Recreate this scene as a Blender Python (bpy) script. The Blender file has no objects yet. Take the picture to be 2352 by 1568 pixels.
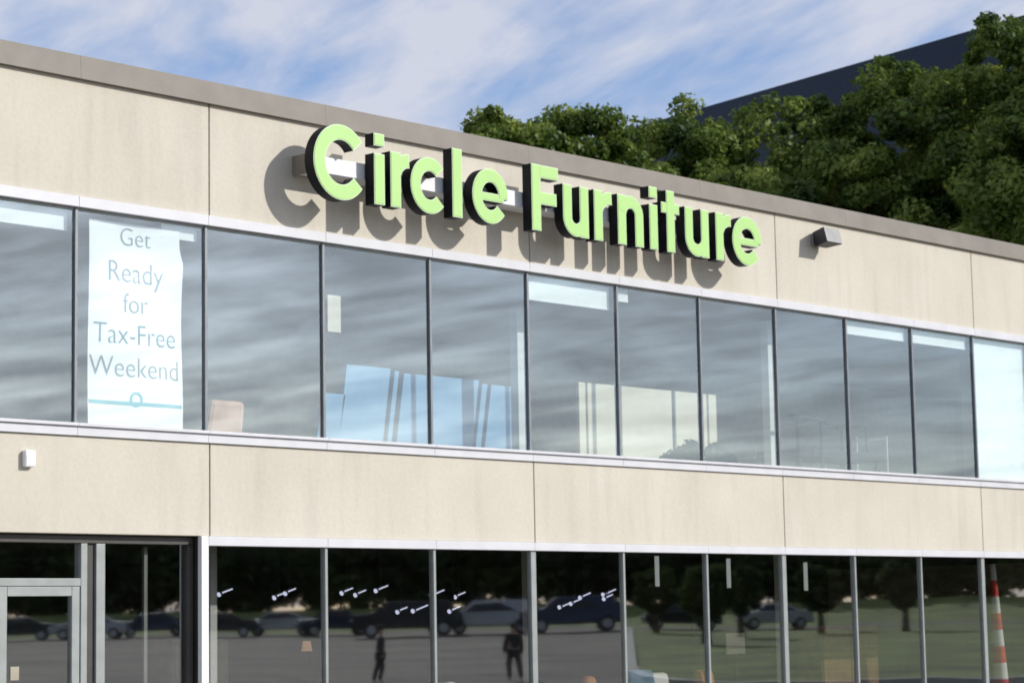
import bpy, math, random
import numpy as np
from mathutils import Vector, Matrix
random.seed(7); np.random.seed(7)
scene=bpy.context.scene
COL=scene.collection
G=0.55   # ground level

# ------------------------------------------------------------ materials
def mat_new(name):
    m=bpy.data.materials.new(name); m.use_nodes=True
    nt=m.node_tree; nt.nodes.clear()
    out=nt.nodes.new('ShaderNodeOutputMaterial')
    return m,nt,out
def N(nt,t,**kw):
    n=nt.nodes.new(t)
    for k,v in kw.items(): setattr(n,k,v)
    return n
def mat(name,col,rough=.6,metal=0,var=.12,scale=6,bump=0.0,bscale=60,emit=None,estr=0,stretch=(1,1,1),spec=.5):
    m,nt,out=mat_new(name)
    b=N(nt,'ShaderNodeBsdfPrincipled')
    b.inputs['Roughness'].default_value=rough; b.inputs['Metallic'].default_value=metal
    b.inputs['Specular IOR Level'].default_value=spec
    g=N(nt,'ShaderNodeNewGeometry'); mp=N(nt,'ShaderNodeMapping'); mp.inputs['Scale'].default_value=stretch
    nt.links.new(g.outputs['Position'],mp.inputs['Vector'])
    no=N(nt,'ShaderNodeTexNoise'); no.inputs['Scale'].default_value=scale; no.inputs['Detail'].default_value=6
    nt.links.new(mp.outputs[0],no.inputs['Vector'])
    r=N(nt,'ShaderNodeValToRGB')
    r.color_ramp.elements[0].position=.3; r.color_ramp.elements[1].position=.7
    r.color_ramp.elements[0].color=tuple(c*(1-var) for c in col)+(1,)
    r.color_ramp.elements[1].color=tuple(min(1,c*(1+var)) for c in col)+(1,)
    nt.links.new(no.outputs['Fac'],r.inputs[0]); nt.links.new(r.outputs[0],b.inputs['Base Color'])
    if bump:
        n2=N(nt,'ShaderNodeTexNoise'); n2.inputs['Scale'].default_value=bscale; n2.inputs['Detail'].default_value=4
        nt.links.new(g.outputs['Position'],n2.inputs['Vector'])
        bp=N(nt,'ShaderNodeBump'); bp.inputs['Strength'].default_value=bump; bp.inputs['Distance'].default_value=.02
        nt.links.new(n2.outputs['Fac'],bp.inputs['Height']); nt.links.new(bp.outputs[0],b.inputs['Normal'])
    if emit:
        b.inputs['Emission Color'].default_value=emit+(1,); b.inputs['Emission Strength'].default_value=estr
    nt.links.new(b.outputs[0],out.inputs[0])
    return m

def concrete_mat():
    m,nt,out=mat_new('precast_concrete')
    b=N(nt,'ShaderNodeBsdfPrincipled'); b.inputs['Roughness'].default_value=.9
    b.inputs['Specular IOR Level'].default_value=.2
    g=N(nt,'ShaderNodeNewGeometry'); L=nt.links
    def noise(scale,stretch,detail=5):
        mp=N(nt,'ShaderNodeMapping'); mp.inputs['Scale'].default_value=stretch
        L.new(g.outputs['Position'],mp.inputs[0]); n=N(nt,'ShaderNodeTexNoise')
        n.inputs['Scale'].default_value=scale; n.inputs['Detail'].default_value=detail
        L.new(mp.outputs[0],n.inputs['Vector']); return n
    n1=noise(.8,(1,1,1)); n2=noise(1.8,(3,3,.35)); n3=noise(22,(1,1,1),3)
    r1=N(nt,'ShaderNodeValToRGB'); e=r1.color_ramp.elements
    e[0].position=.3;e[0].color=(.575,.53,.442,1); e[1].position=.75;e[1].color=(.655,.61,.52,1)
    L.new(n1.outputs[0],r1.inputs[0])
    r2=N(nt,'ShaderNodeValToRGB'); e=r2.color_ramp.elements
    e[0].position=.25;e[0].color=(.84,.84,.86,1); e[1].position=.5;e[1].color=(1,1,1,1)
    L.new(n2.outputs[0],r2.inputs[0])
    mx=N(nt,'ShaderNodeMixRGB',blend_type='MULTIPLY'); mx.inputs[0].default_value=.55
    L.new(r1.outputs[0],mx.inputs[1]); L.new(r2.outputs[0],mx.inputs[2])
    r3=N(nt,'ShaderNodeValToRGB'); e=r3.color_ramp.elements
    e[0].position=.3;e[0].color=(.9,.9,.9,1); e[1].position=.6;e[1].color=(1.0,1.0,1.0,1)
    L.new(n3.outputs[0],r3.inputs[0])
    mx2=N(nt,'ShaderNodeMixRGB',blend_type='MULTIPLY'); mx2.inputs[0].default_value=.5
    L.new(mx.outputs[0],mx2.inputs[1]); L.new(r3.outputs[0],mx2.inputs[2])
    L.new(mx2.outputs[0],b.inputs['Base Color'])
    bp=N(nt,'ShaderNodeBump'); bp.inputs['Strength'].default_value=.2; bp.inputs['Distance'].default_value=.01
    L.new(n3.outputs[0],bp.inputs['Height']); L.new(bp.outputs[0],b.inputs['Normal'])
    L.new(b.outputs[0],out.inputs[0]); return m

def glass_mat(name,refl=.35,tint=(.72,.80,.78),gt=(.93,.97,.98)):
    m,nt,out=mat_new(name); L=nt.links
    t=N(nt,'ShaderNodeBsdfTransparent'); t.inputs[0].default_value=tint+(1,)
    g=N(nt,'ShaderNodeBsdfGlossy'); g.inputs['Roughness'].default_value=.02; g.inputs[0].default_value=gt+(1,)
    geo=N(nt,'ShaderNodeNewGeometry'); no=N(nt,'ShaderNodeTexNoise'); no.inputs['Scale'].default_value=.9; no.inputs['Detail'].default_value=0
    L.new(geo.outputs['Position'],no.inputs['Vector'])
    bp=N(nt,'ShaderNodeBump'); bp.inputs['Strength'].default_value=.12; bp.inputs['Distance'].default_value=.006
    L.new(no.outputs[0],bp.inputs['Height']); L.new(bp.outputs[0],g.inputs['Normal'])
    lw=N(nt,'ShaderNodeLayerWeight'); lw.inputs[0].default_value=.25
    ad=N(nt,'ShaderNodeMath',operation='ADD',use_clamp=True); ad.inputs[1].default_value=refl
    ml=N(nt,'ShaderNodeMath',operation='MULTIPLY'); ml.inputs[1].default_value=.5
    L.new(lw.outputs['Fresnel'],ml.inputs[0]); L.new(ml.outputs[0],ad.inputs[0])
    mx=N(nt,'ShaderNodeMixShader'); L.new(ad.outputs[0],mx.inputs[0]); L.new(t.outputs[0],mx.inputs[1]); L.new(g.outputs[0],mx.inputs[2])
    L.new(mx.outputs[0],out.inputs[0]); return m

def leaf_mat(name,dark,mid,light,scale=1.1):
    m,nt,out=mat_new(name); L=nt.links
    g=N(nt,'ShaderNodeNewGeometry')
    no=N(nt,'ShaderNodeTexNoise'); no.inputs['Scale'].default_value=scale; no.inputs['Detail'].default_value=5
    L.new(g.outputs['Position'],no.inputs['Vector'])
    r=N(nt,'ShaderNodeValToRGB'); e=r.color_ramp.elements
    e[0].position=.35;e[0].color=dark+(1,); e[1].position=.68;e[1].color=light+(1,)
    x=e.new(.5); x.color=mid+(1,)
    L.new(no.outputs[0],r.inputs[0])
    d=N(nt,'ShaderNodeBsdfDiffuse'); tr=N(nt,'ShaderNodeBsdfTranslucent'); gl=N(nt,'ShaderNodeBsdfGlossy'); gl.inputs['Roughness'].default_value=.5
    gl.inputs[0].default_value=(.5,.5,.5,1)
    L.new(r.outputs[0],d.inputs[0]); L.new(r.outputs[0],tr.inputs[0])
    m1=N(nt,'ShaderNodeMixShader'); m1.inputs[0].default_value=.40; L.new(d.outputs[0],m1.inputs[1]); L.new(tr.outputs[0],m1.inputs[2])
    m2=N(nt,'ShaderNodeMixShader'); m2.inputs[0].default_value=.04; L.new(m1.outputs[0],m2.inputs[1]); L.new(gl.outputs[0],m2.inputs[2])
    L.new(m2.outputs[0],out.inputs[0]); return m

M=dict(
 concrete=concrete_mat(),
 coping=mat('coping_metal',(.20,.175,.145),.6,var=.14,scale=2.5,bump=.1),
 white=mat('white_frame_paint',(.63,.63,.655),.4,var=.06,scale=3),
 mull=mat('mullion_metal',(.21,.23,.25),.45,.2,var=.1),
 mull2=mat('light_aluminium',(.30,.32,.31),.45,.2,var=.1),
 bronze=mat('bronze_frame',(.06,.055,.05),.5,.2),
 glass=glass_mat('window_glass_upper',.25,(.92,.96,.95),(.82,.94,1.0)),
 glass2=glass_mat('window_glass_lower',.33,(.88,.89,.87)),
 green=mat('green_acrylic',(.42,.68,.22),.35,var=.03,scale=2),
 trim=mat('pale_green_trim',(.64,.80,.52),.4,var=.03),
 black=mat('black_return',(.008,.009,.012),.5,var=.2,spec=.2),
 race=mat('raceway_paint',(.78,.78,.78),.5,var=.05),
 raceshade=mat('raceway_end_shade',(.22,.19,.15),.7,var=.1),  # white raceway's unlit left end, its shade put into the colour
 ceil=mat('ceiling_paint',(.74,.76,.74),.9,var=.06),
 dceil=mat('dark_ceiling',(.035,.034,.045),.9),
 floorw=mat('wood_floor',(.20,.15,.10),.5,var=.3,scale=5,stretch=(.2,3,1)),
 floorp=mat('pale_wood_floor',(.42,.37,.30),.5,var=.2,scale=5,stretch=(.2,3,1)),
 iwall=mat('interior_wall',(.56,.60,.60),.9),
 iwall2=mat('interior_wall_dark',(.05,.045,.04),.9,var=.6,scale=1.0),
 plaster=mat('column_paint',(.68,.70,.68),.7,var=.04),
 blind=mat('blind_fabric',(.90,.93,.91),.8,var=.03),
 banner=mat('banner_vinyl',(.96,.965,.97),.6,var=.01),
 btext=mat('banner_ink',(.24,.32,.34),.7),
 btext2=mat('banner_teal_ink',(.10,.25,.30),.7),
 teal=mat('banner_teal',(.14,.46,.52),.6),
 blue=mat('blue_lacquer',(.20,.42,.66),.5,var=.05),
 dblue=mat('blue_fabric',(.10,.22,.36),.8),
 cream=mat('cream_board',(.74,.70,.56),.6,var=.04),
 orange=mat('orange_fabric',(.45,.19,.06),.8),
 amber=mat('amber_wood',(.20,.10,.03),.6,var=.3),
 peach=mat('peach_fabric',(.66,.40,.28),.8),
 beige=mat('beige_fabric',(.40,.36,.28),.9),
 dark=mat('dark_metal',(.02,.02,.025),.5),
 grey=mat('grey_metal',(.22,.22,.22),.5,.3),
 asphalt=mat('asphalt',(.105,.092,.076),.9,var=.5,scale=.22,bump=.4),
 pave=mat('concrete_pavement',(.42,.40,.36),.9,var=.1),
 grass=mat('grass',(.12,.155,.035),.95,var=.55,scale=.35,bump=.5,bscale=15),
 line=mat('road_paint',(.5,.5,.48),.7),
 bark=mat('bark',(.09,.065,.045),.95,var=.3,scale=8,bump=.6),
 red=mat('red_paint',(.72,.06,.04),.5),
 wht=mat('white_paint',(.8,.8,.8),.5,var=.03),
 skin=mat('skin',(.45,.28,.20),.6),
 cloth=mat('dark_cloth',(.025,.026,.032),.9),
 hair=mat('dark_hair',(.015,.01,.008),.7),
 tyre=mat('tyre_rubber',(.015,.015,.015),.9),
 rim=mat('wheel_alloy',(.4,.4,.42),.3,.8),
 carglass=mat('car_glass',(.01,.012,.015),.08),
 lamp=mat('lamp_glow',(.8,.8,.9),.5,emit=(.72,.75,1.0),estr=1.2),
 shade=mat('warm_lamp_shade',(.5,.3,.2),.7,emit=(1.0,.6,.35),estr=.3),
 roof=mat('roof_membrane',(.25,.25,.25),.9),
 navy=mat('navy_curtain_glass',(.007,.016,.042),.25,var=.2,spec=.25),
)
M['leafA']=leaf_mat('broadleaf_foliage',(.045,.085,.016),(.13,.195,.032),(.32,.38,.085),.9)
M['leafB']=leaf_mat('far_foliage',(.022,.042,.012),(.045,.072,.018),(.11,.15,.04),.25)
M['leafC']=leaf_mat('houseplant_leaf',(.01,.03,.01),(.02,.05,.015),(.04,.08,.03),5)

# ------------------------------------------------------------ builders
def link(o,parent=None):
    COL.objects.link(o)
    if parent is not None: o.parent=parent
    return o
def mesh(name,V,F,mats,parent=None,loc=(0,0,0),fm=None,smooth=False,rot=None):
    me=bpy.data.meshes.new(name); me.from_pydata([tuple(v) for v in V],[],[tuple(f) for f in F]); 
    if not isinstance(mats,(list,tuple)): mats=[mats]
    for m in mats: me.materials.append(m)
    if fm is not None:
        me.polygons.foreach_set('material_index',fm)
    if smooth: me.polygons.foreach_set('use_smooth',[True]*len(me.polygons))
    me.update()
    o=bpy.data.objects.new(name,me); o.location=loc
    if rot: o.rotation_euler=rot
    return link(o,parent)
def empty(name,loc,label,cat,group=None,parent=None,rotz=0):
    o=bpy.data.objects.new(name,None); o.location=loc; o.rotation_euler=(0,0,rotz); o.empty_display_size=.3
    link(o,parent)
    tag(o,label,cat,group); return o
def tag(o,label=None,cat=None,group=None,kind=None):
    if label: o['label']=label
    if cat: o['category']=cat
    if group: o['group']=group
    if kind: o['kind']=kind
    return o
class MB:
    def __init__(s): s.V=[];s.F=[];s.m=[]
    def add(s,V,F,mi=0):
        o=len(s.V); s.V+= [tuple(v) for v in V]; s.F+=[tuple(i+o for i in f) for f in F]; s.m+=[mi]*len(F)
    def box(s,x0,x1,y0,y1,z0,z1,mi=0):
        V=[(x0,y0,z0),(x1,y0,z0),(x1,y1,z0),(x0,y1,z0),(x0,y0,z1),(x1,y0,z1),(x1,y1,z1),(x0,y1,z1)]
        s.add(V,[(0,3,2,1),(4,5,6,7),(0,1,5,4),(1,2,6,5),(2,3,7,6),(3,0,4,7)],mi); return s
    def cyl(s,p0,p1,r0,r1=None,n=16,mi=0):
        if r1 is None:r1=r0
        p0=Vector(p0);p1=Vector(p1);d=(p1-p0).normalized()
        a=d.orthogonal().normalized(); b=d.cross(a)
        V=[];
        for p,r in((p0,r0),(p1,r1)):
            for i in range(n):
                t=2*math.pi*i/n; V.append(p+(a*math.cos(t)+b*math.sin(t))*r)
        F=[(i,(i+1)%n,n+(i+1)%n,n+i) for i in range(n)]+[tuple(range(n))[::-1],tuple(range(n,2*n))]
        s.add(V,F,mi); return s
    def ell(s,c,r,nu=16,nv=10,mi=0):
        V=[];F=[]
        for j in range(nv+1):
            ph=math.pi*j/nv
            for i in range(nu):
                t=2*math.pi*i/nu
                V.append((c[0]+r[0]*math.sin(ph)*math.cos(t),c[1]+r[1]*math.sin(ph)*math.sin(t),c[2]+r[2]*math.cos(ph)))
        for j in range(nv):
            for i in range(nu):
                F.append((j*nu+i,(j+1)*nu+i,(j+1)*nu+(i+1)%nu,j*nu+(i+1)%nu))
        s.add(V,F,mi); return s
    def obj(s,name,mats,parent=None,loc=(0,0,0),bevel=0,smooth=False,rot=None):
        o=mesh(name,s.V,s.F,mats,parent,loc,fm=s.m,smooth=smooth,rot=rot)
        if bevel:
            b=o.modifiers.new('b','BEVEL'); b.width=bevel; b.segments=2; b.limit_method='ANGLE'
        return o
def box(name,x0,x1,y0,y1,z0,z1,m,parent=None,bevel=0,loc=(0,0,0)):
    cx,cy,cz=(x0+x1)/2,(y0+y1)/2,(z0+z1)/2
    b=MB().box(x0-cx,x1-cx,y0-cy,y1-cy,z0-cz,z1-cz)
    return b.obj(name,m,parent,(cx+loc[0],cy+loc[1],cz+loc[2]),bevel)

# ------------------------------------------------------------ ground
def sstep(x,a,b):
    t=min(1,max(0,(x-a)/(b-a))); return t*t*(3-2*t)
def gz(x,y):
    """terrain: level by the shop, rising gently across the car park"""
    d=math.hypot(x+12,-y+17 if y<0 else 0) if y<0 else 0
    z=G+max(0,d-62)*.0185
    return min(z,G+1.75)+1.5*sstep(d,150,166)
def terrain(name,x0,x1,y0,y1,st,m,dz,test=None):
    nx=int((x1-x0)/st);ny=int((y1-y0)/st);V=[];F=[]
    for j in range(ny+1):
        for i in range(nx+1):
            x=x0+i*st;y=y0+j*st; V.append((x,y,gz(x,y)+dz))
    for j in range(ny):
        for i in range(nx):
            if test and not test(x0+(i+.5)*st,y0+(j+.5)*st): continue
            a=j*(nx+1)+i; F.append((a,a+1,a+nx+2,a+nx+1))
    used=sorted({i for f in F for i in f}); mp={a:i for i,a in enumerate(used)}
    o=mesh(name,[V[i] for i in used],[tuple(mp[i] for i in f) for f in F],m,smooth=True); tag(o,kind='structure'); return o
terrain('ground',-600,720,-640,0,10,M['grass'],-.03)
o=mesh('ground',[(-600,0,G-.03),(720,0,G-.03),(720,600,G-.03),(-600,600,G-.03)],[(0,1,2,3)],M['grass']); tag(o,kind='structure')
dd=lambda x,y:math.hypot(x+12,-y+17)
ang_=lambda x,y:math.atan2(x+12.4,-y+17.2)
EA=.862
def park(x,y):
    d=dd(x,y); a=ang_(x,y)
    if d>150: return False
    if a>EA and 66<d<140: return False
    return True
terrain('car_park',-60,130,-150,-2,.8,M['asphalt'],-.02+.004,park)
mp_=MB().box(-20,30,-2.6,-.01,G-.15,G+.1); p=mp_.obj('pavement',M['pave'],bevel=.02); tag(p,kind='structure')
def kerbline(pts,name='kerb'):
    mb=MB()
    for k in range(len(pts)-1):
        p,q=Vector(pts[k]),Vector(pts[k+1]); d=(q-p).normalized(); n=Vector((-d.y,d.x))*.22
        V=[]
        for s in (p-n,q-n,q+n,p+n): V.append((s.x,s.y,gz(s.x,s.y)-.03))
        for s in (p-n,q-n,q+n,p+n): V.append((s.x,s.y,gz(s.x,s.y)+.14))
        mb.add(V,[(0,3,2,1),(4,5,6,7),(0,1,5,4),(1,2,6,5),(2,3,7,6),(3,0,4,7)])
    o=mb.obj(name,M['pave']); tag(o,kind='structure')
def polar(d,a): return (-12+d*math.sin(a),17-d*math.cos(a))
pts=[polar(140-i*6,EA) for i in range(11)]
pts+=[polar(76,EA+.001),polar(71,EA+.008),polar(68,EA+.022),polar(66.5,EA+.045)]+[polar(66,EA+.07+.03*i) for i in range(16)]
kerbline(pts)
for i in range(8):
    x,y=polar(78+0*i,.50+.042*i)
    o=MB().box(-.06,.06,-2.5,2.5,0,.004).obj('parking_line',M['line'],None,(x,y,gz(x,y)-.004),rot=(.018,0,math.radians(20))); tag(o,kind='structure')

# ------------------------------------------------------------ the building
S=1.524
BX0,BX1,BD=-9.144,24.4,14.0
bld=empty('commercial_building',(0,0,G),'two-storey beige concrete showroom with ribbon windows','building')
def B(o):
    o.location.z-=G; return o
JO=[1.56+4.572*k for k in range(-2,6)]
edges=[BX0]+[j for j in JO if BX0+.5<j<BX1-.5]+[BX1]
for i in range(len(edges)-1):
    a,b=edges[i]+.007,edges[i+1]-.007
    B(box('wall_panel',a,b,0,.22,6.512,7.62,M['concrete'],bld,.006))
    B(box('wall_panel',a,b,0,.22,3.402,4.288,M['concrete'],bld,.006))
B(box('joint_sealant',BX0+.05,BX1-.05,.015,.21,6.53,7.60,M['bronze'],bld))
B(box('joint_sealant',BX0+.05,BX1-.05,.015,.21,3.42,4.27,M['bronze'],bld))
xs=[BX0-.05]+[BX0+3.05*k for k in range(1,11)]+[BX1+.05]
for i in range(len(xs)-1):
    mb=MB(); a,b=xs[i]+.001,xs[i+1]-.001
    mb.add([(a,-.05,7.615),(b,-.05,7.615),(b,.38,7.615),(a,.38,7.615),(a,-.03,7.84),(b,-.03,7.84),(b,.38,7.80),(a,.38,7.80)],
      [(0,3,2,1),(4,5,6,7),(0,1,5,4),(1,2,6,5),(2,3,7,6),(3,0,4,7)])
    B(mb.obj('roof_coping',M['coping'],bld))
B(box('side_wall',BX0,BX0+.25,.23,BD,G,7.6,M['concrete'],bld))
B(box('side_wall',BX1-.25,BX1,.23,BD,G,7.6,M['concrete'],bld))
B(box('rear_wall',BX0+.26,BX1-.26,BD-.25,BD,G,7.6,M['concrete'],bld))
B(box('roof_slab',BX0+.26,BX1-.26,.23,BD-.26,7.3,7.5,M['roof'],bld))
B(box('upper_ceiling',BX0+.26,BX1-.26,.23,BD-.26,6.56,6.64,M['ceil'],bld))
B(box('upper_floor',BX0+.26,BX1-.26,.23,BD-.26,3.75,3.87,M['floorp'],bld))
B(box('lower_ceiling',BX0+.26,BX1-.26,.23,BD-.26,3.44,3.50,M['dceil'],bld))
B(box('lower_floor',BX0+.26,BX1-.26,.02,BD-.26,G+.0,G+.11,M['floorw'],bld))
B(box('interior_wall',BX0+.3,BX1-.3,6.0,6.15,3.88,6.55,M['iwall'],bld))
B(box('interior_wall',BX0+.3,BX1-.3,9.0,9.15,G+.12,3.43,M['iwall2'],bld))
for k in range(6):
    B(box('ceiling_beam',BX0+3+k*4.572+.3,BX0+3+k*4.572+.55,.35,5.9,6.36,6.555,M['plaster'],bld))
n0,n1=-6,16
for n in range(n0,n1):
    x=n*S
    if x<BX0-.01 or x+S>BX1: continue
    w=empty('window',(x+S/2,0,4.29-G),None,None,parent=bld)
    h=S/2-.001
    MB().box(-h,h,-.035,.12,2.118,2.218).obj('window_head',M['white'],w,bevel=.004)
    MB().box(-h,h,-.028,.12,0.002,.085).obj('window_sill',M['white'],w,bevel=.004)
    MB().box(-h,h,-.055,.05,.088,.118).obj('sill_flashing',M['white'],w,bevel=.004)
    MB().box(-S/2-.016,-S/2+.016,.004,.07,.12,2.116).obj('mullion',M['mull'],w,bevel=.003)
    MB().box(-h+.021,h-.021,.02,.06,2.092,2.117).obj('glazing_bead',M['mull2'],w)
    mesh('glass',[(-h+.02,0,.12),(h-.02,0,.12),(h-.02,0,2.116),(-h+.02,0,2.116)],[(0,1,2,3)],M['glass'],w,(0,.03,0),rot=(math.radians(random.uniform(-.06,.06)),0,math.radians(random.uniform(-.10,.10))))
for n in range(1,n1):
    x=n*S
    if x+S>BX1: continue
    w=empty('shop_window',(x+S/2,0,0),None,None,parent=bld)
    h=S/2-.001
    MB().box(-h,h,-.03,.12,3.31-G,3.40-G).obj('window_head',M['white'],w,bevel=.004)
    MB().box(-h,h,-.02,.12,.112,.24).obj('window_sill',M['white'],w,bevel=.004)
    thick=.04 if (n-1)%3==0 and n>1 else .017
    if n>1:
        MB().box(-S/2-thick,-S/2+thick,-.004,.07,.242,3.308-G).obj('mullion',M['mull2'],w,bevel=.003)
    mesh('glass',[(-h+.02,0,.242),(h-.02,0,.242),(h-.02,0,3.308-G),(-h+.02,0,3.308-G)],[(0,1,2,3)],M['glass2'],w,(0,.03,0),rot=(math.radians(random.uniform(-.05,.05)),0,math.radians(random.uniform(-.08,.08))))
B(box('corner_post',1.435,1.522,-.03,.03,G+.11,3.40,M['wht'],bld,.005))
B(box('corner_return',1.455,1.52,.031,.22,G+.11,3.398,M['bronze'],bld,.003))
ent=empty('entrance',(0,.14,0),None,None,parent=bld)
def E(name,x0,x1,y0,y1,z0,z1,m,bev=.004):
    return box(name,x0,x1,y0,y1,z0-G,z1-G,m,ent,bev)
def EG(name,x0,x1,z0,z1,par=None,y=0):
    return mesh(name,[(x0,y,z0-G),(x1,y,z0-G),(x1,y,z1-G),(x0,y,z1-G)],[(0,1,2,3)],M['glass2'],par or ent)
E('entrance_head',-5,1.43,-.05,.06,3.32,3.39,M['bronze'])
for (x0,x1,m) in ((.13,.20,M['mull2']),(.30,.40,M['mull2']),(1.36,1.43,M['bronze']),(-1.5,-1.42,M['mull2']),(-3.1,-3.0,M['mull2'])):
    E('frame_post',x0,x1,-.05,.06,G+.11,3.318,m)
E('door_transom',-1.415,.128,-.05,.06,2.93,3.0,M['mull2'])
EG('transom_glass',-1.41,.125,3.002,3.318)
EG('side_glass',.402,1.358,G+.12,3.318)
EG('side_glass',-2.99,-1.51,G+.12,3.318)
EG('side_glass',-5,-3.11,G+.12,3.318)
E('infill_strip',.202,.298,-.02,.04,G+.12,3.318,M['bronze'],0)
E('glazing_bar',.96,1.0,.10,.14,G+.12,3.3,M['mull2'],0)
door=empty('door',(0,0,0),None,None,parent=ent)
MB().box(.035,.12,-.045,.02,.13,2.925-G).obj('door_stile',M['mull2'],door,bevel=.004)
MB().box(-.75,-.66,-.045,.02,.13,2.925-G).obj('door_stile',M['mull2'],door,bevel=.004)
MB().box(-.658,.033,-.045,.02,2.84-G,2.925-G).obj('door_rail',M['mull2'],door,bevel=.004)
MB().box(-.658,.033,-.045,.02,.13,.36).obj('door_rail',M['mull2'],door,bevel=.004)
EG('door_glass',-.658,.033,.362+G,2.838,door,-.01)
MB().cyl((.0,-.12,.85),(.0,-.12,1.35),.014).cyl((.0,-.12,.9),(.0,-.04,.9),.01).cyl((.0,-.12,1.3),(.0,-.04,1.3),.01).obj('door_handle',M['rim'],door,smooth=True)
d2=empty('door',(0,0,0),None,None,parent=ent)
MB().box(-1.40,-1.32,-.045,.02,.13,2.925-G).obj('door_stile',M['mull2'],d2,bevel=.004)
MB().box(-.85,-.76,-.045,.02,.13,2.925-G).obj('door_stile',M['mull2'],d2,bevel=.004)
MB().box(-1.318,-.852,-.045,.02,2.84-G,2.925-G).obj('door_rail',M['mull2'],d2,bevel=.004)
EG('door_glass',-1.318,-.852,.15+G,2.838,d2,-.01)
E('notice',-.60,-.51,-.016,-.014,2.10,2.22,M['beige'],0)

def column(x,y,z0,z1,r=.06):
    c=MB().box(-r,r,-r,r,0,z1-z0).box(-r-.03,r+.03,-r-.03,r+.03,0,.06)
    o=c.obj('column',M['plaster'],None,(x,y,z0),bevel=.006); tag(o,'slim white square interior column behind glass','column','interior columns'); return o
for x in (6.56,11.28,16.0): column(x,.62,3.872,6.35)
for x in (2.3,6.95,11.75): column(x,.9,G+.112,3.43,.045)

# ------------------------------------------------------------ sign letters
def ribbon(pts,w,closed=False):
    P=[Vector(p) for p in pts]; n=len(P); L=[];R=[]
    for i in range(n):
        a=P[max(i-1,0)];b=P[min(i+1,n-1)]
        if 0<i<n-1:
            d1=(P[i]-a).normalized(); d2=(b-P[i]).normalized(); d=(d1+d2).normalized()
            k=1/max(.5,d.dot(d1))
        else: d=(b-a).normalized(); k=1
        nrm=Vector((-d.y,d.x))*w/2*k
        L.append(P[i]+nrm);R.append(P[i]-nrm)
    return L,R
def stroke(mb,pts,w,yf,yb,fi,si,shrink=0):
    P=[Vector(p) for p in pts]
    if shrink:
        P[0]=P[0]+(P[1]-P[0]).normalized()*shrink; P[-1]=P[-1]+(P[-2]-P[-1]).normalized()*shrink
    L,R=ribbon(P,w-2*shrink); n=len(L)
    V=[(p.x,yf,p.y) for p in L]+[(p.x,yf,p.y) for p in R]+[(p.x,yb,p.y) for p in L]+[(p.x,yb,p.y) for p in R]
    front=[(i,i+1,n+i+1,n+i) for i in range(n-1)]
    rest=[(2*n+i,3*n+i,3*n+i+1,2*n+i+1) for i in range(n-1)]
    rest+=[(i,2*n+i,2*n+i+1,i+1) for i in range(n-1)]+[(n+i,n+i+1,3*n+i+1,3*n+i) for i in range(n-1)]
    rest+=[(0,n,3*n,2*n),(n-1,3*n-1,4*n-1,2*n-1)]
    o=len(mb.V); mb.V+=V
    mb.F+=[tuple(o+i for i in f) for f in front]; mb.m+=[fi]*len(front)
    mb.F+=[tuple(o+i for i in f) for f in rest]; mb.m+=[si]*len(rest)
def arc(cx,cy,rx,ry,a0,a1,n=40):
    return [(cx+rx*math.cos(math.radians(a0+(a1-a0)*i/n)),cy+ry*math.sin(math.radians(a0+(a1-a0)*i/n))) for i in range(n+1)]
XH,CAP,W=.58,.74,.148; h=W/2
def glyph(c,wd):
    if c=='C': return [(arc(wd/2,CAP/2,wd/2-h+.02,CAP/2-h+.012,38,322),W+.01)]
    if c=='i': return [([(h,0),(h,XH-.05)],W),([(h,.61),(h,CAP)],W)]
    if c=='l': return [([(h,0),(h,CAP)],W)]
    if c=='r': return [([(h,0),(h,XH)],W),(arc(wd+.01,XH-h-.17,wd-h,.17,170,90,14),W)]
    if c=='c': return [(arc(wd/2,XH/2,wd/2-h+.01,XH/2-h+.01,42,318),W)]
    if c=='e': return [(arc(wd/2,XH/2,wd/2-h,XH/2-h+.01,-4,322),W),([(h,XH/2-.01),(wd-h*.9,XH/2-.01)],W*.60)]
    if c=='F': return [([(h,0),(h,CAP)],W),([(W*.9,CAP-h),(wd,CAP-h)],W*.97),([(W*.9,CAP*.5),(wd*.93,CAP*.5)],W*.95)]
    if c=='u':
        r=(wd-W)/2
        return [([(h,XH),(h,r+h)]+arc(wd/2,r+h,r,r,180,350,20)[1:],W),([(wd-h,0),(wd-h,XH)],W)]
    if c=='n':
        r=(wd-W)/2
        return [([(wd-h,0),(wd-h,XH-r-h)]+arc(wd/2,XH-r-h,r,r,0,170,20)[1:],W),([(h,0),(h,XH)],W)]
    if c=='t': return [([(wd/2,0),(wd/2,CAP-.01)],W),([(0,XH-h*.8),(wd,XH-h*.8)],W*.85)]
sign=empty('shop_sign',(2.6,0,6.79),'shop sign of green letters with black sides on a white raceway','sign')
MB().box(.05,7.0,-.266,-.004,.27,.44).obj('raceway',M['race'],sign,bevel=.006)
MB().box(.03,.048,-.266,-.004,.255,.455).obj('raceway_end_shade',M['raceshade'],sign)  # thin plate added to paint the shaded side of the raceway
LET=[('C',2.57,.69),('i',3.37,.148),('r',3.60,.26),('c',3.895,.535),('l',4.50,.148),('e',4.80,.555),
     ('F',5.73,.44),('u',6.24,.43),('r',6.76,.30),('n',7.17,.45),('i',7.73,.148),('t',7.95,.33),('u',8.38,.45),('r',8.96,.29),('e',9.28,.58)]
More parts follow.
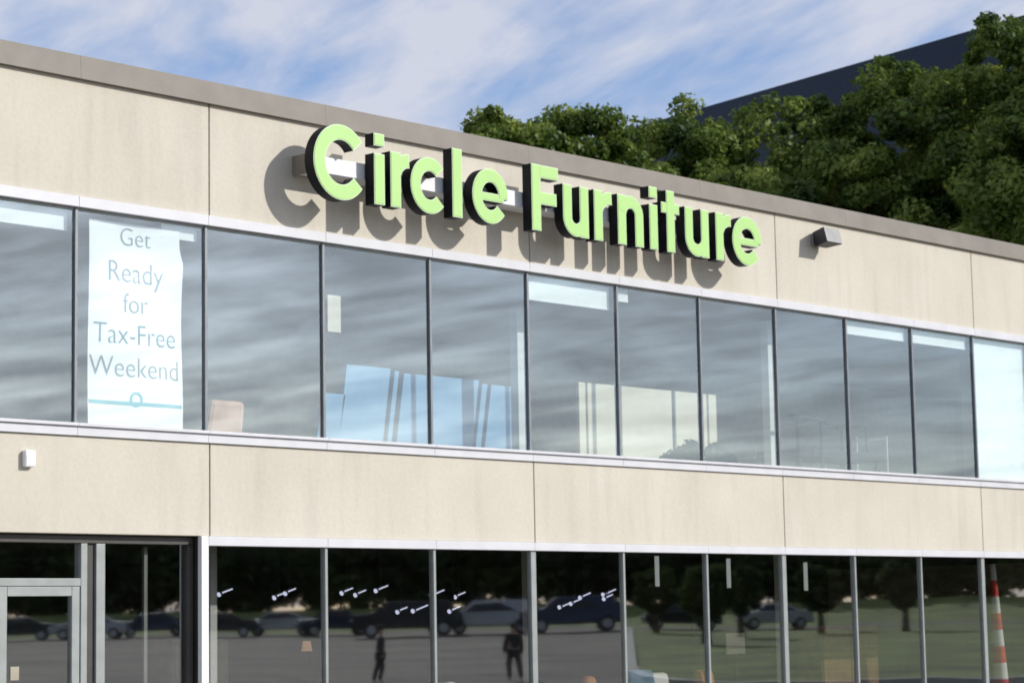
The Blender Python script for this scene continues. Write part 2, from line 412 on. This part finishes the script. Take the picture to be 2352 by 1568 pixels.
for c,x,wd in LET:
    L_=empty('letter',(x-2.6,0,0),None,None,parent=sign)
    mb=MB(); mf=MB()
    for k,(pts,w) in enumerate(glyph(c,wd)):
        stroke(mb,pts,w,-.42+k*.002,-.285-k*.002,1,0)
        stroke(mf,pts,w,-.425+k*.002,-.4215+k*.002,0,0,shrink=.010)
    mb.obj('letter_return',[M['black'],M['trim']],L_)
    mf.obj('letter_face',M['green'],L_)
    # short stand-off stud joining the letter to the raceway
    zc=.355; MB().box(h-.02,h+.02,-.284,-.267,zc-.02,zc+.02).obj('stud',M['black'],L_)

fl=empty('floodlight',(11.52,0,7.36),'grey wall-mounted floodlight on a short arm','floodlight')
MB().box(-.06,.06,-.04,-.002,-.08,.08).obj('wall_plate',M['grey'],fl,bevel=.006)
MB().cyl((0,-.04,0),(0,-.17,.02),.022).obj('arm',M['dark'],fl,smooth=True)
mb=MB(); mb.add([(-.06,-.08,-.10),(.16,-.08,-.10),(.16,-.02,.09),(-.06,-.02,.09),(-.13,-.30,-.07),(.22,-.30,-.07),(.22,-.25,.13),(-.13,-.25,.13)],
 [(0,1,2,3),(7,6,5,4),(4,5,1,0),(5,6,2,1),(6,7,3,2),(7,4,0,3)])
mb.obj('lamp_housing',M['dark'],fl,bevel=.01)
mb=MB(); mb.add([(-.12,-.306,-.062),(.21,-.306,-.062),(.21,-.258,.122),(-.12,-.258,.122)],[(0,1,2,3)]); mb.obj('lens',M['grey'],fl)
wb=empty('wall_lamp',(-.53,0,4.06),'small white rectangular lamp box on concrete wall','wall lamp')
MB().box(-.055,.055,-.06,-.002,-.075,.075).obj('lamp_housing',M['wht'],wb,bevel=.01)
MB().box(-.045,.045,-.063,-.0605,-.06,.03).obj('lens',M['race'],wb)

# ------------------------------------------------------------ banner
bn=empty('banner',(.765,.10,4.40),'tall white hanging banner with grey lettering and teal stripe','banner')
def wave(x,z): return .010*math.sin(z*3+(x+.54)*5)
V=[];F=[];nx,nz=24,60
for j in range(nz+1):
    z=.02+j/nz*1.92
    for i in range(nx+1):
        u=i/nx; wl=-.56; wr=.54+.008*math.sin(z*4.2)-(.05*math.sin(min(1,(z-1.62)/.2)*math.pi/2) if z>1.62 else 0)
        x=wl+(wr-wl)*u; V.append((x,wave(x,z),z))
for j in range(nz):
    for i in range(nx): F.append((j*(nx+1)+i,j*(nx+1)+i+1,(j+1)*(nx+1)+i+1,(j+1)*(nx+1)+i))
mesh('banner_cloth',V,F,M['banner'],bn,smooth=True)
def text(body,x,z,size,m,parent,name='lettering',sx=1.0,off=0):
    cu=bpy.data.curves.new('t','FONT'); cu.body=body; cu.size=size; cu.align_x='CENTER'; cu.offset=off
    o=bpy.data.objects.new('tmp',cu); COL.objects.link(o)
    dg=bpy.context.evaluated_depsgraph_get(); me=bpy.data.meshes.new_from_object(o.evaluated_get(dg))
    bpy.data.objects.remove(o); me.materials.clear(); me.materials.append(m)
    for v in me.vertices:
        X=v.co.x*sx+x; Z=v.co.y+z; v.co=Vector((X,wave(X,Z)-.004,Z))
    t=bpy.data.objects.new(name,me); return link(t,parent)
for s,z,sz,mm in (('Get',6.13,.25,'btext'),('Ready',5.78,.29,'btext'),('for',5.49,.27,'btext'),('Tax-Free',5.19,.28,'btext2'),('Weekend',4.88,.28,'btext')):
    text(s,-.02,z-4.40,sz,M[mm],bn,sx=.95,off=-.004)
V=[];n=20
for i in range(n+1):
    x=-.55+1.08*i/n; V+=[(x,wave(x,.235)-.003,.215),(x,wave(x,.235)-.003,.25)]
mesh('teal_stripe',V,[(2*i,2*i+2,2*i+3,2*i+1) for i in range(n)],M['teal'],bn)
ring=MB()
L_,R_=ribbon(arc(-.01,.275,.06,.06,0,360,24),.022)
n=len(L_); ring.add([(p.x,wave(p.x,p.y)-.005,p.y) for p in L_]+[(p.x,wave(p.x,p.y)-.005,p.y) for p in R_],[(i,i+1,n+i+1,n+i) for i in range(n-1)])
ring.obj('round_emblem',M['teal'],bn)

# ------------------------------------------------------------ blinds
def blind(n,drop,w0=0.04,w1=S-.04):
    x=n*S
    e=empty('roller_blind',(x+S/2,.11,6.375),'white roller blind pulled partly down inside window' if drop<1 else 'pale roller blind pulled fully down inside window','blind','roller blinds')
    MB().cyl((w0-S/2,.03,.03),(w1-S/2,.03,.03),.02).obj('roller',M['grey'],e,smooth=True)
    MB().box(w0-S/2,w1-S/2,-.012,-.008,-drop,.02).obj('fabric',M['blind'],e)
    MB().box(w0-S/2,w1-S/2,-.016,-.004,-drop-.02,-drop-.001).obj('bottom_bar',M['blind'],e)
blind(-1,.16); blind(4,.24); blind(8,.14); blind(9,.14); blind(10,1.93); blind(0,.10,1.05,S-.04); blind(5,.12,.05,.3); blind(11,1.93)

# ------------------------------------------------------------ upstairs furniture
def board(x0,x1,y,ztop,lean,m,label,group):
    e=empty('display_board',((x0+x1)/2,y,3.872),label,'display board',group)
    w=(x1-x0)/2; H=ztop-3.872
    mb=MB(); V=[(-w-lean,0,0),(w-lean,0,0),(w,0,H),(-w,0,H)]; V=V+[(a,.05,c) for a,b,c in V]
    mb.add(V,[(0,1,2,3),(7,6,5,4),(0,4,5,1),(1,5,6,2),(2,6,7,3),(3,7,4,0)]); mb.obj('panel',m,e,bevel=.006)
    for xx in (-w-lean,w-lean-.05): MB().box(xx,xx+.05,-.2,.3,0,.03).obj('foot',M['dark'],e)
for a,b,zt in ((4.02,4.34,5.05),(4.36,5.02,5.38),(5.08,5.15,5.36),(5.22,6.42,5.34),(6.47,6.56,5.30),(6.62,7.10,5.30)):
    board(a,b,1.1,zt-.03,.24,M['blue'],'pale blue display board standing upstairs behind glass','blue display boards')
for a,b in ((8.14,8.26),(8.30,8.90),(8.93,9.90),(9.95,10.60),(10.64,10.80)):
    board(a,b,1.1,5.40,0,M['cream'],'cream display board standing upstairs behind glass','cream display boards')
def chair(loc,m,label,rot=0,scale=1,H=.95,W_=.75,cat='armchair'):
    e=empty('armchair' if cat=='armchair' else 'sofa',loc,label,cat,rotz=rot)
    w=W_/2
    MB().box(-w+.12,w-.12,-.35,.25,.28,.44).obj('seat_cushion',m,e,bevel=.04)
    MB().box(-w+.05,w-.05,-.38,.40,.15,.275).obj('seat_base',m,e,bevel=.03)
    b=MB(); b.add([(-w+.1,.2,.40),(w-.1,.2,.40),(w-.1,.36,.40),(-w+.1,.36,.40),(-w+.13,.34,H),(w-.13,.34,H),(w-.13,.46,H),(-w+.13,.46,H)],
       [(0,3,2,1),(4,5,6,7),(0,1,5,4),(1,2,6,5),(2,3,7,6),(3,0,4,7)]); b.obj('backrest',m,e,bevel=.05)
    for s in(-1,1):
        x=s*(w-.06); MB().box(x-.06,x+.06,-.38,.36,.276,.62).obj('armrest',m,e,bevel=.03)
        for y in(-.33,.33): MB().cyl((x,y,0),(x,y,.15),.018,.025,10).obj('leg',M['dark'],e)
chair((2.25,1.0,3.872),M['peach'],'peach upholstered armchair upstairs near the window',rot=math.pi,H=.92,W_=.7)
tg=empty('hanging_card',(3.28,.12,5.40),'small cream card hung inside the window','card')
MB().box(-.08,.10,-.004,.004,.12,.50).obj('card',M['cream'],tg); MB().cyl((0,0,.50),(0,0,.94),.003,n=6).obj('cord',M['dark'],tg)
tb=empty('table',(12.5,.7,3.872),'dark dining table standing upstairs by the glass','table')
MB().box(-.95,.95,-.35,.35,.72,.82).obj('table_top',M['dark'],tb,bevel=.008)
for sx in(-.88,.88):
    for sy in(-.28,.28): MB().box(sx-.03,sx+.03,sy-.03,sy+.03,0,.719).obj('leg',M['dark'],tb)
sf=empty('shelf_frame',(12.5,.7,3.872+.82),'thin dark open metal frame on the dining table','shelf')
fr=MB()
for sx in(-.78,.78):
    for sy in(-.2,.2): fr.box(sx-.015,sx+.015,sy-.015,sy+.015,0,.40)
for sy in(-.2,.2): fr.box(-.764,.764,sy-.014,sy+.014,.372,.40)
fr.obj('frame',M['dark'],sf)
lp=empty('floor_lamp',(11.9,.25,3.872),'black boom floor lamp with flat head','lamp')
MB().cyl((0,0,0),(0,0,.03),.10,n=20).obj('base',M['dark'],lp); MB().cyl((0,0,.03),(0,0,1.20),.025).obj('stem',M['dark'],lp)
MB().cyl((.1,0,1.19),(-.6,0,1.22),.025).obj('boom',M['dark'],lp); MB().cyl((-.62,0,1.17),(-.62,0,1.25),.14,.05,16).obj('lamp_shade',M['dark'],lp)
def dining_chair(x,y,z,rot):
    e=empty('dining_chair',(x,y,z),'white metal dining chair beside the dark table','chair','dining chairs',rotz=rot)
    MB().box(-.22,.22,-.2,.2,.44,.47).obj('seat',M['wht'],e,bevel=.01)
    b=MB(); b.box(-.22,-.20,.17,.2,.471,1.12).box(.20,.22,.17,.2,.471,1.12).box(-.205,.205,.172,.198,1.06,1.10).box(-.205,.205,.172,.198,.80,.83); b.obj('backrest',M['wht'],e)
    for a in(-.19,.19):
        for b in(-.17,.17): MB().cyl((a,b,0),(a,b,.44),.012,n=8).obj('leg',M['wht'],e)
dining_chair(13.75,.8,3.872,-1.2)

def leaves(centers,sig,count,size,up=.35):
    c=np.array(centers); idx=np.random.randint(0,len(c),count)
    d=np.random.normal(size=(count,3)); d/=np.linalg.norm(d,axis=1)[:,None]
    rr=np.random.rand(count)**.45
    sg=np.array(sig)[idx] if hasattr(sig,'__len__') else np.full(count,sig)
    P=c[idx]+d*(rr*sg)[:,None]*np.array([1,1,.75])
    nrm=d*.6+np.random.normal(size=(count,3))*.5+np.array([0,0,up]); nrm/=np.linalg.norm(nrm,axis=1)[:,None]
    a=np.cross(nrm,np.random.normal(size=(count,3))); a/=np.linalg.norm(a,axis=1)[:,None]; b=np.cross(nrm,a)
    s=size*(.6+.8*np.random.rand(count))[:,None]
    V=np.empty((count,4,3)); V[:,0]=P-a*s; V[:,1]=P-b*s*.55; V[:,2]=P+a*s; V[:,3]=P+b*s*.55
    return V.reshape(-1,3)
def quadmesh(name,V,m,parent,loc=(0,0,0)):
    n=len(V)//4; me=bpy.data.meshes.new(name)
    me.vertices.add(len(V)); me.vertices.foreach_set('co',V.ravel())
    me.loops.add(n*4); me.loops.foreach_set('vertex_index',np.arange(n*4))
    me.polygons.add(n); me.polygons.foreach_set('loop_start',np.arange(0,n*4,4)); me.polygons.foreach_set('loop_total',np.full(n,4))
    me.materials.append(m); me.update(); me.validate()
    o=bpy.data.objects.new(name,me); o.location=loc; return link(o,parent)
pl=empty('potted_plant',(9.6,.50,3.872),'bushy green plant in a dark pot by the glass','plant')
MB().cyl((0,0,0),(0,0,.5),.18,.25,20).obj('pot',M['dark'],pl)
quadmesh('foliage',leaves([(random.uniform(-.6,.6),random.uniform(-.10,.10),random.uniform(.55,.74)) for _ in range(18)],.15,1800,.05),M['leafC'],pl)

# ------------------------------------------------------------ ground-floor display
F0=G+.112
chair((3.9,2.2,F0),M['beige'],'beige upholstered sofa on the shop floor',rot=0,H=1.0,W_=1.9,cat='sofa')
for x,y,r_,hh,m,l in ((9.0,1.3,.5,1.20,'orange','orange'),(9.8,1.4,-.3,1.25,'dblue','blue'),(10.5,1.5,.2,1.20,'wht','white'),(11.3,1.4,.2,1.22,'orange','orange'),(6.6,1.4,.3,1.20,'wht','white')):
    chair((x,y,F0),M[m],l+' upholstered armchair on the shop floor',rot=r_,H=hh,W_=.66)
for (x,y,z,wd,hh,m,lab) in ((15.1,2.4,F0,1.4,1.75,M['amber'],'tall amber-fronted cabinet on the shop floor'),(4.0,3.4,F0,.8,1.75,M['beige'],'pale wooden cabinet on the shop floor')):
    e=empty('cabinet',(x,y,z),lab,'cabinet')
    MB().box(-wd/2,wd/2,-.22,.22,.08,hh).obj('carcass',m,e,bevel=.01)
    MB().box(-wd/2+.03,-.01,-.24,-.222,.12,hh-.04).obj('cabinet_door',m,e,bevel=.004)
    MB().box(.01,wd/2-.03,-.24,-.222,.12,hh-.04).obj('cabinet_door',m,e,bevel=.004)
    MB().box(-wd/2+.05,wd/2-.05,-.18,.18,0,.079).obj('plinth',M['dark'],e)
tl=empty('table_lamp',(5.60,3.2,F0),'glowing warm lamp with round shade on tall stand','lamp')
MB().cyl((0,0,0),(0,0,.03),.14,n=20).obj('base',M['dark'],tl); MB().cyl((0,0,.03),(0,0,1.58),.012).obj('stem',M['dark'],tl)
MB().cyl((0,0,1.58),(0,0,1.70),.065,.045,16).obj('lamp_shade',M['shade'],tl,smooth=True)
for (x,y,z) in ((4.2,3.0,2.94),(5.0,3.0,2.90),(5.25,3.1,2.95),(6.05,3.0,2.95),(6.45,3.2,2.93),(6.8,3.2,2.98),(6.95,3.0,2.72),(7.35,3.1,2.73),(7.75,3.2,2.92),(8.15,3.2,2.90),(7.85,3,2.72),(10.1,3,2.80),(10.4,3.1,2.88),(10.75,3,2.86),(11.0,3.2,2.92),(10.35,3.4,2.76)):
    e=empty('ceiling_spotlight',(x,y,z),'small lit white spotlight hung from the dark ceiling','spotlight','ceiling spotlights')
    dx=random.uniform(.06,.11); 
    MB().cyl((0,0,.03),(0,0,3.44-z),.008,n=8).obj('stem',M['dark'],e)
    MB().cyl((-dx,0,-.035),(dx*.4,0,.015),.030,.024,12).obj('lamp_head',M['grey'],e)
    MB().cyl((-dx-.012,0,-.04),(-dx,0,-.036),.028,n=12).obj('bulb',M['lamp'],e)
    MB().box(-dx*.8,dx*1.2,-.036,-.032,-.008,.008).obj('light_strip',M['lamp'],e,rot=(0,-.28,0))
for (x,z) in ((10.6,3.16),(12.1,3.14),(13.84,3.1)):
    e=empty('pendant_light',(x,2.0,z),'slim white tubular pendant light','pendant light','tubular pendant lights')
    MB().cyl((0,0,-.2),(0,0,.2),.028,n=12).obj('tube',M['plaster'],e); MB().cyl((0,0,.2),(0,0,3.44-z),.004,n=6).obj('cord',M['dark'],e)
    MB().cyl((0,0,-.195),(0,0,.195),.0285,n=12).obj('diffuser',mat('pendant_glow',(.6,.62,.6),.5,emit=(.8,.85,.85),estr=.45),e)
for (x,y,z,w,hh,m) in ((12.2,2.0,2.2,.40,.28,M['cream']),(11.2,1.8,2.45,.32,.30,M['leafC'])):
    e=empty('display_sign',(x,y,F0),'small blank sign card on a slim stand','sign card')
    MB().cyl((0,0,.021),(0,0,z-F0-hh/2),.01).obj('stand',M['dark'],e)
    MB().cyl((0,0,0),(0,0,.02),.13,n=18).obj('base',M['dark'],e)
    MB().box(-w/2,w/2,-.008,.008,z-F0-hh/2,z-F0+hh/2).obj('card',m,e)
cn=empty('striped_cone',(16.60,.6,F0),'tall slender red and white striped cone behind shop glass','cone')
mb=MB(); H=3.25-F0
segs=11
r=lambda z:.15-.11*z/H
for k in range(segs):
    z0=H*k/segs; z1=H*(k+1)/segs; sh=-.14
    mb.cyl((sh*z0/H,0,z0),(sh*z1/H,0,z1),r(z0),r(z1),20,mi=k%2)
mb.obj('cone_body',[M['wht'],M['red']],cn); MB().cyl((0,0,-.0),(0,0,.03),.24,n=20).obj('base',M['dark'],cn)

# ------------------------------------------------------------ people in the car park (seen mirrored in the glass)
def skin_obj(name,pts,ed,rad,m,parent,sub=1):
    me=bpy.data.meshes.new(name); me.from_pydata(pts,ed,[]); me.materials.append(m)
    o=bpy.data.objects.new(name,me); link(o,parent); o.modifiers.new('s','SKIN')
    for i,v in enumerate(me.skin_vertices[0].data):
        r=rad[i]; v.radius=(r,r); v.use_root=(i==0)
    s=o.modifiers.new('sub','SUBSURF'); s.levels=sub; s.render_levels=sub; return o
def person(loc,rot,label):
    e=empty('person',loc,label,'person',rotz=rot)
    P=[(0,0,.95),(0,0,1.15),(0,0,1.38),(0,0,1.50),(0,0,1.58),(0,-.01,1.68),(0,0,1.75),
       (-.18,0,1.40),(-.24,-.03,1.12),(-.25,-.12,.90),(-.25,-.16,.82),(.18,0,1.40),(.24,.03,1.12),(.26,-.02,.88),(.26,-.05,.80),
       (-.10,0,.88),(-.12,-.10,.50),(-.13,.0,.09),(-.13,-.15,.04),(.10,0,.88),(.12,.12,.50),(.13,.24,.09),(.13,.12,.04)]
    Ed=[(0,1),(1,2),(2,3),(3,4),(4,5),(5,6),(2,7),(7,8),(8,9),(9,10),(2,11),(11,12),(12,13),(13,14),(0,15),(15,16),(16,17),(17,18),(0,19),(19,20),(20,21),(21,22)]
    R=[.14,.13,.14,.06,.065,.10,.06,.065,.048,.035,.035,.065,.048,.035,.035,.095,.065,.045,.04,.095,.065,.045,.04]
    skin_obj('body',P,Ed,R,M['skin'],e)
    idx=[0,1,2,7,8,9,11,12,13]; mp={a:i for i,a in enumerate(idx)}
    skin_obj('jacket',[P[i] for i in idx],[(mp[a],mp[b]) for a,b in Ed if a in mp and b in mp],[R[i]+.035 for i in idx],M['cloth'],e)
    idx=[0,15,16,17,19,20,21]; mp={a:i for i,a in enumerate(idx)}
    skin_obj('trousers',[P[i] for i in idx],[(mp[a],mp[b]) for a,b in Ed if a in mp and b in mp],[R[i]+.025 for i in idx],M['cloth'],e)
    MB().ell((0,.02,1.72),(.10,.115,.09)).obj('hair',M['hair'],e,smooth=True)
person((37.5,-35.7,gz(37.5,-35.7)-.016),2.2,'person in dark clothes walking across the car park')
person((40.2,-32.7,gz(40.2,-32.7)-.016),.4,'person in dark jacket and trousers standing on asphalt')

# ------------------------------------------------------------ parked cars
def paint(n,c): return mat(n,c,.22,.3,var=.03)
def car(d,a,rot,m,label,sc=1.0):
    x,y=polar(d,a)
    e=empty('parked_car',(x,y,gz(x,y)-.01),label,'car','parked cars',rotz=rot); e.scale=(sc,sc,sc)
    prof=[(-2.2,.35),(-2.25,.62),(-2.15,.88),(-1.3,.98),(-.75,1.40),(.55,1.45),(1.35,1.05),(2.1,.98),(2.2,.6),(2.15,.35)]
    if sc>1.1: prof=[(-2.2,.35),(-2.25,.62),(-2.15,.95),(-1.3,1.05),(-.75,1.50),(1.6,1.52),(2.1,1.05),(2.2,.98),(2.25,.6),(2.15,.35)]
    mb=MB(); n=len(prof); V=[]
    for y_ in(-.88,.88):
        for (x_,z) in prof:
            k=1-.16*max(0,(z-.95)/.5); V.append((x_,y_*k,z))
    F=[tuple(range(n)),tuple(range(n,2*n))[::-1]]+[(i,n+i,n+(i+1)%n,(i+1)%n) for i in range(n)]
    mb.add(V,F); mb.obj('body',m,e,bevel=.05)
    for s in(-1,1):
        mb=MB(); q=[(-1.15,1.0),(-.68,1.34),(.5,1.38),(1.2,1.04)]
        mb.add([(x_,s*(.885*(1-.16*max(0,(z-.95)/.5))+.004),z) for x_,z in q],[(0,1,2,3)]); mb.obj('side_window',M['carglass'],e)
    mb=MB(); mb.add([(-1.27,-.72,1.01),(-1.27,.72,1.01),(-.80,.66,1.375),(-.80,-.66,1.375)],[(0,1,2,3)]); mb.obj('windscreen',M['carglass'],e,(-.015,0,.015))
    for x_ in(-1.4,1.4):
        for s in(-1,1):
            w=MB().cyl((x_,s*.70,.33),(x_,s*.90,.33),.33,n=24).obj('wheel',M['tyre'],e)
            MB().cyl((x_,s*.90,.33),(x_,s*.915,.33),.2,n=16).obj('rim',M['rim'],w)
    for s in(-.6,.6): MB().box(-2.27,-2.2,s-.17,s+.17,.66,.78).obj('headlight',M['wht'],e,bevel=.02)
cb=paint('black_car_paint',(.012,.012,.015)); cs=paint('silver_car_paint',(.36,.37,.39)); cd=paint('blue_car_paint',(.02,.03,.07))
car(132,.765,.75,cb,'black off-road car parked beside grass verge',1.35)
car(134,.80,.78,cs,'silver off-road car parked beside grass verge',1.3)
car(133,.835,.78,cd,'dark blue off-road car parked beside grass verge',1.35)
for k,(a,m,l) in enumerate(((.60,cb,'black'),(.63,cs,'silver'),(.657,cd,'dark blue'),(.684,cb,'black'),(.711,cs,'silver'),(.735,cd,'dark blue'),(.885,cb,'black'),(.925,cs,'silver'))):
    car(143-(k%2)*2,a,.7+.1*math.sin(k*2.1),m,l+' saloon car parked at the far kerb',1.05)

# ------------------------------------------------------------ trees
def trunk(mb,H,r,crown_r,seed):
    rnd=random.Random(seed); p=Vector((0,0,0)); 
    for k in range(6):
        q=Vector((rnd.uniform(-.12,.12)*k*.4,rnd.uniform(-.12,.12)*k*.4,H*(k+1)/6*.74))
        mb.cyl(p,q,r*(1-k/7),r*(1-(k+1)/7),10)
        if 2<=k<5:
            for j in range(3):
                a=rnd.uniform(0,6.28); e=q+Vector((math.cos(a)*crown_r*.6,math.sin(a)*crown_r*.6,H*.12)); mid=(q+e)/2+Vector((0,0,.2))
                mb.cyl(q,mid,r*.35,r*.22,7); mb.cyl(mid,e,r*.22,r*.06,7)
        p=q
def make_tree(loc,H,cr,ch,nclump,nleaf,lsize,m,label,seed,group,csig=.62):
    e=empty('tree',loc,label,'tree',group)
    mb=MB(); trunk(mb,H,.22,cr,seed); mb.obj('trunk',M['bark'],e,smooth=True)
    rnd=random.Random(seed); C=[];Sg=[]
    cz=H-ch/2
    for _ in range(nclump):
        while True:
            d=Vector((rnd.uniform(-1,1),rnd.uniform(-1,1),rnd.uniform(-1,1)))
            if .01<d.length<1: break
        rr=d.length**.3; d.normalize()
        k=.88+.14*math.sin(3*math.atan2(d.y,d.x)+seed)+rnd.uniform(-.08,.08)
        C.append((d.x*cr*rr*k,d.y*cr*rr*k,cz+d.z*(ch/2-csig*.5)*rr*(.93+rnd.uniform(-.07,.07)))); Sg.append(csig*rnd.uniform(.45,1.15))
    quadmesh('crown',leaves(C,Sg,nleaf,lsize),m,e); return e
TR=[(25.3,18.6,14.8,2.3),(28.0,18.6,15.3,2.8),(31.0,18.4,15.5,3.1),(33.2,16.6,16.15,3.2),(34.6,13.8,16.6,3.2),(34.0,10.2,16.95,3.1),(33.2,7.0,17.3,2.9),(31.6,21.0,15.2,3.0),(29.5,14.6,13.4,2.6),(31.6,12.0,14.6,2.8),(30.6,7.4,14.0,2.5)]
for i,(x,y,zt,cr) in enumerate(TR):
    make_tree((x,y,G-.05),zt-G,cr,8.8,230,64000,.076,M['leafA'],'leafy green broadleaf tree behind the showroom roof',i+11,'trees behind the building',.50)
base=make_tree((0,0,0),9.0,3.9,8.9,90,9000,.38,M['leafB'],'dark broadleaf tree on the grass bank',99,'trees on the grass bank',1.15)
kids=[c for c in base.children]
tp=[]
for i in range(30):
    a=.50+i*.0225; tp.append((174+random.uniform(-2,2),a,1.0 if a<.85 else .80))
for i in range(14):
    a=.52+i*.045; tp.append((181+random.uniform(-2,2),a,1.0 if a<.85 else .80))
for i,(d,a,sc) in enumerate(tp):
    x,y=polar(d,a)
    if i==0: t=base
    else:
        t=base.copy(); COL.objects.link(t)
        for k in kids:
            c=k.copy(); c.parent=t; COL.objects.link(c)
    s=random.uniform(.85,.97)*sc
    t.location=(x,y,gz(x,y)-.05); t.rotation_euler=(0,0,random.uniform(0,6)); t.scale=(1.1,1.1,s)
ob=make_tree((0,0,0),4.2,1.3,3.2,40,7000,.10,M['leafB'],'small ornamental tree on the lawn',55,'small trees on the lawn',.42)
kids=[c for c in ob.children]
for i,(d,a) in enumerate(((112,.895),(124,.91),(130,.945),(126,.98),(134,.875))):
    x,y=polar(d,a)
    if i==0: t=ob
    else:
        t=ob.copy(); COL.objects.link(t)
        for k in kids:
            c=k.copy(); c.parent=t; COL.objects.link(c)
    t.location=(x,y,gz(x,y)-.05); t.rotation_euler=(0,0,i*1.3)
C=[];
for i in range(900):
    d=169+random.uniform(-1.2,1.2); a=.40+random.random()*.85; x,y=polar(d,a)
    C.append((x,y,gz(x,y)+random.uniform(.2,4.4)))
hd=quadmesh('hedge',leaves(C,1.4,75000,.32),M['leafB'],None); tag(hd,'dense dark green hedge along the grass bank','hedge')

# ------------------------------------------------------------ dark glass block behind trees
tw=empty('office_building',(57,25,G),'tall dark navy glass office block with flat roof','building')
ang=math.atan2(18.7,3.3)
ux=Vector((math.cos(ang),math.sin(ang),0)); vx=Vector((ux.y,-ux.x,0))
def twp(u,v,z): p=ux*u+vx*v; return (p.x,p.y,z)
mb=MB(); u0,u1,v1,H=-24,19.5,30,23.25-G
V=[twp(u0,0,0),twp(u1,0,0),twp(u1,v1,0),twp(u0,v1,0)]; V=V+[(a,b,H) for a,b,c in V]
mb.add(V,[(0,3,2,1),(4,5,6,7),(0,1,5,4),(1,2,6,5),(2,3,7,6),(3,0,4,7)]); mb.obj('curtain_wall',M['navy'],tw)

# ------------------------------------------------------------ camera
f=5261.0
dX=Vector((5024,556,5261)).normalized()
U=Vector((-776,-42784,5261)); U=(U-dX*U.dot(dX)).normalized()
Yv=U.cross(dX)
right=Vector((dX.x,Yv.x,U.x)); down=Vector((dX.y,Yv.y,U.y)); fwd=Vector((dX.z,Yv.z,U.z))
cam=bpy.data.cameras.new('camera'); co=bpy.data.objects.new('camera',cam); COL.objects.link(co)
R=Matrix((right,-down,-fwd)).transposed().to_4x4()
co.matrix_world=Matrix.Translation((-12.41,-17.24,2.52))@R
cam.sensor_width=36; cam.lens=36*f/2352; cam.clip_end=3000; cam.clip_start=.1
cam.dof.use_dof=True; cam.dof.focus_distance=13.0; cam.dof.aperture_fstop=6.5
scene.camera=co

# ------------------------------------------------------------ light
sd=Vector((.29,-.42,.265)).normalized()
su=bpy.data.lights.new('sun','SUN'); su.energy=3.75; su.angle=math.radians(.8); su.color=(1,.965,.90)
so=bpy.data.objects.new('sun',su); COL.objects.link(so); so.rotation_euler=sd.to_track_quat('Z','Y').to_euler(); so.location=(0,-20,30)
w=bpy.data.worlds.new('World'); scene.world=w; w.use_nodes=True; nt=w.node_tree; nt.nodes.clear(); L=nt.links
out=N(nt,'ShaderNodeOutputWorld'); bg=N(nt,'ShaderNodeBackground'); bg.inputs[1].default_value=.15
sky=N(nt,'ShaderNodeTexSky'); sky.sky_type='NISHITA'; sky.sun_disc=False
sky.sun_elevation=math.asin(sd.z); sky.sun_rotation=math.atan2(sd.x,sd.y)
tc=N(nt,'ShaderNodeTexCoord'); sp=N(nt,'ShaderNodeSeparateXYZ'); L.new(tc.outputs['Generated'],sp.inputs[0])
def mth(op,a,b=None,clamp=False):
    n=N(nt,'ShaderNodeMath',operation=op,use_clamp=clamp)
    for i,v in enumerate((a,b)):
        if v is None: continue
        if isinstance(v,(int,float)): n.inputs[i].default_value=v
        else: L.new(v,n.inputs[i])
    return n.outputs[0]
zz=mth('ADD',mth('MAXIMUM',sp.outputs[2],.0),.17); px=mth('DIVIDE',sp.outputs[0],zz); py=mth('DIVIDE',sp.outputs[1],zz)
cb_=N(nt,'ShaderNodeCombineXYZ'); L.new(px,cb_.inputs[0]); L.new(py,cb_.inputs[1])
def cloud(rot,sc,scale,detail,dist,off):
    mp=N(nt,'ShaderNodeMapping'); mp.inputs['Rotation'].default_value=(0,0,rot)
    L.new(cb_.outputs[0],mp.inputs[0])
    m2=N(nt,'ShaderNodeMapping'); m2.inputs['Scale'].default_value=sc; m2.inputs['Location'].default_value=off; L.new(mp.outputs[0],m2.inputs[0])
    n=N(nt,'ShaderNodeTexNoise'); n.inputs['Scale'].default_value=scale; n.inputs['Detail'].default_value=detail; n.inputs['Distortion'].default_value=dist
    n.inputs['Roughness'].default_value=.58
    L.new(m2.outputs[0],n.inputs['Vector']); return n.outputs[0]
c1=cloud(math.radians(-72),(1.4,2.2,1),1.8,6,.4,(3,1,0))
c2=cloud(math.radians(-72),(1.5,4.4,1),2.3,6,.4,(1,7,0))
s=mth('ADD',mth('MULTIPLY',c1,.6),mth('MULTIPLY',c2,.4))
rp=N(nt,'ShaderNodeValToRGB'); e=rp.color_ramp.elements; e[0].position=.38; e[0].color=(0.10,.10,.10,1); e[1].position=.58; e[1].color=(1,1,1,1)
L.new(s,rp.inputs[0])
fac=mth('MULTIPLY',rp.outputs[0],.86)
mx=N(nt,'ShaderNodeMixRGB'); L.new(fac,mx.inputs[0])
tint=N(nt,'ShaderNodeMixRGB',blend_type='MULTIPLY'); tint.inputs[0].default_value=1; tint.inputs[2].default_value=(.82,.90,1.12,1)
L.new(sky.outputs[0],tint.inputs[1]); L.new(tint.outputs[0],mx.inputs[1]); mx.inputs[2].default_value=(4.65,4.75,5.3,1)
L.new(mx.outputs[0],bg.inputs[0]); L.new(bg.outputs[0],out.inputs[0])
scene.view_settings.view_transform='Standard'; scene.view_settings.look='None'; scene.view_settings.exposure=0
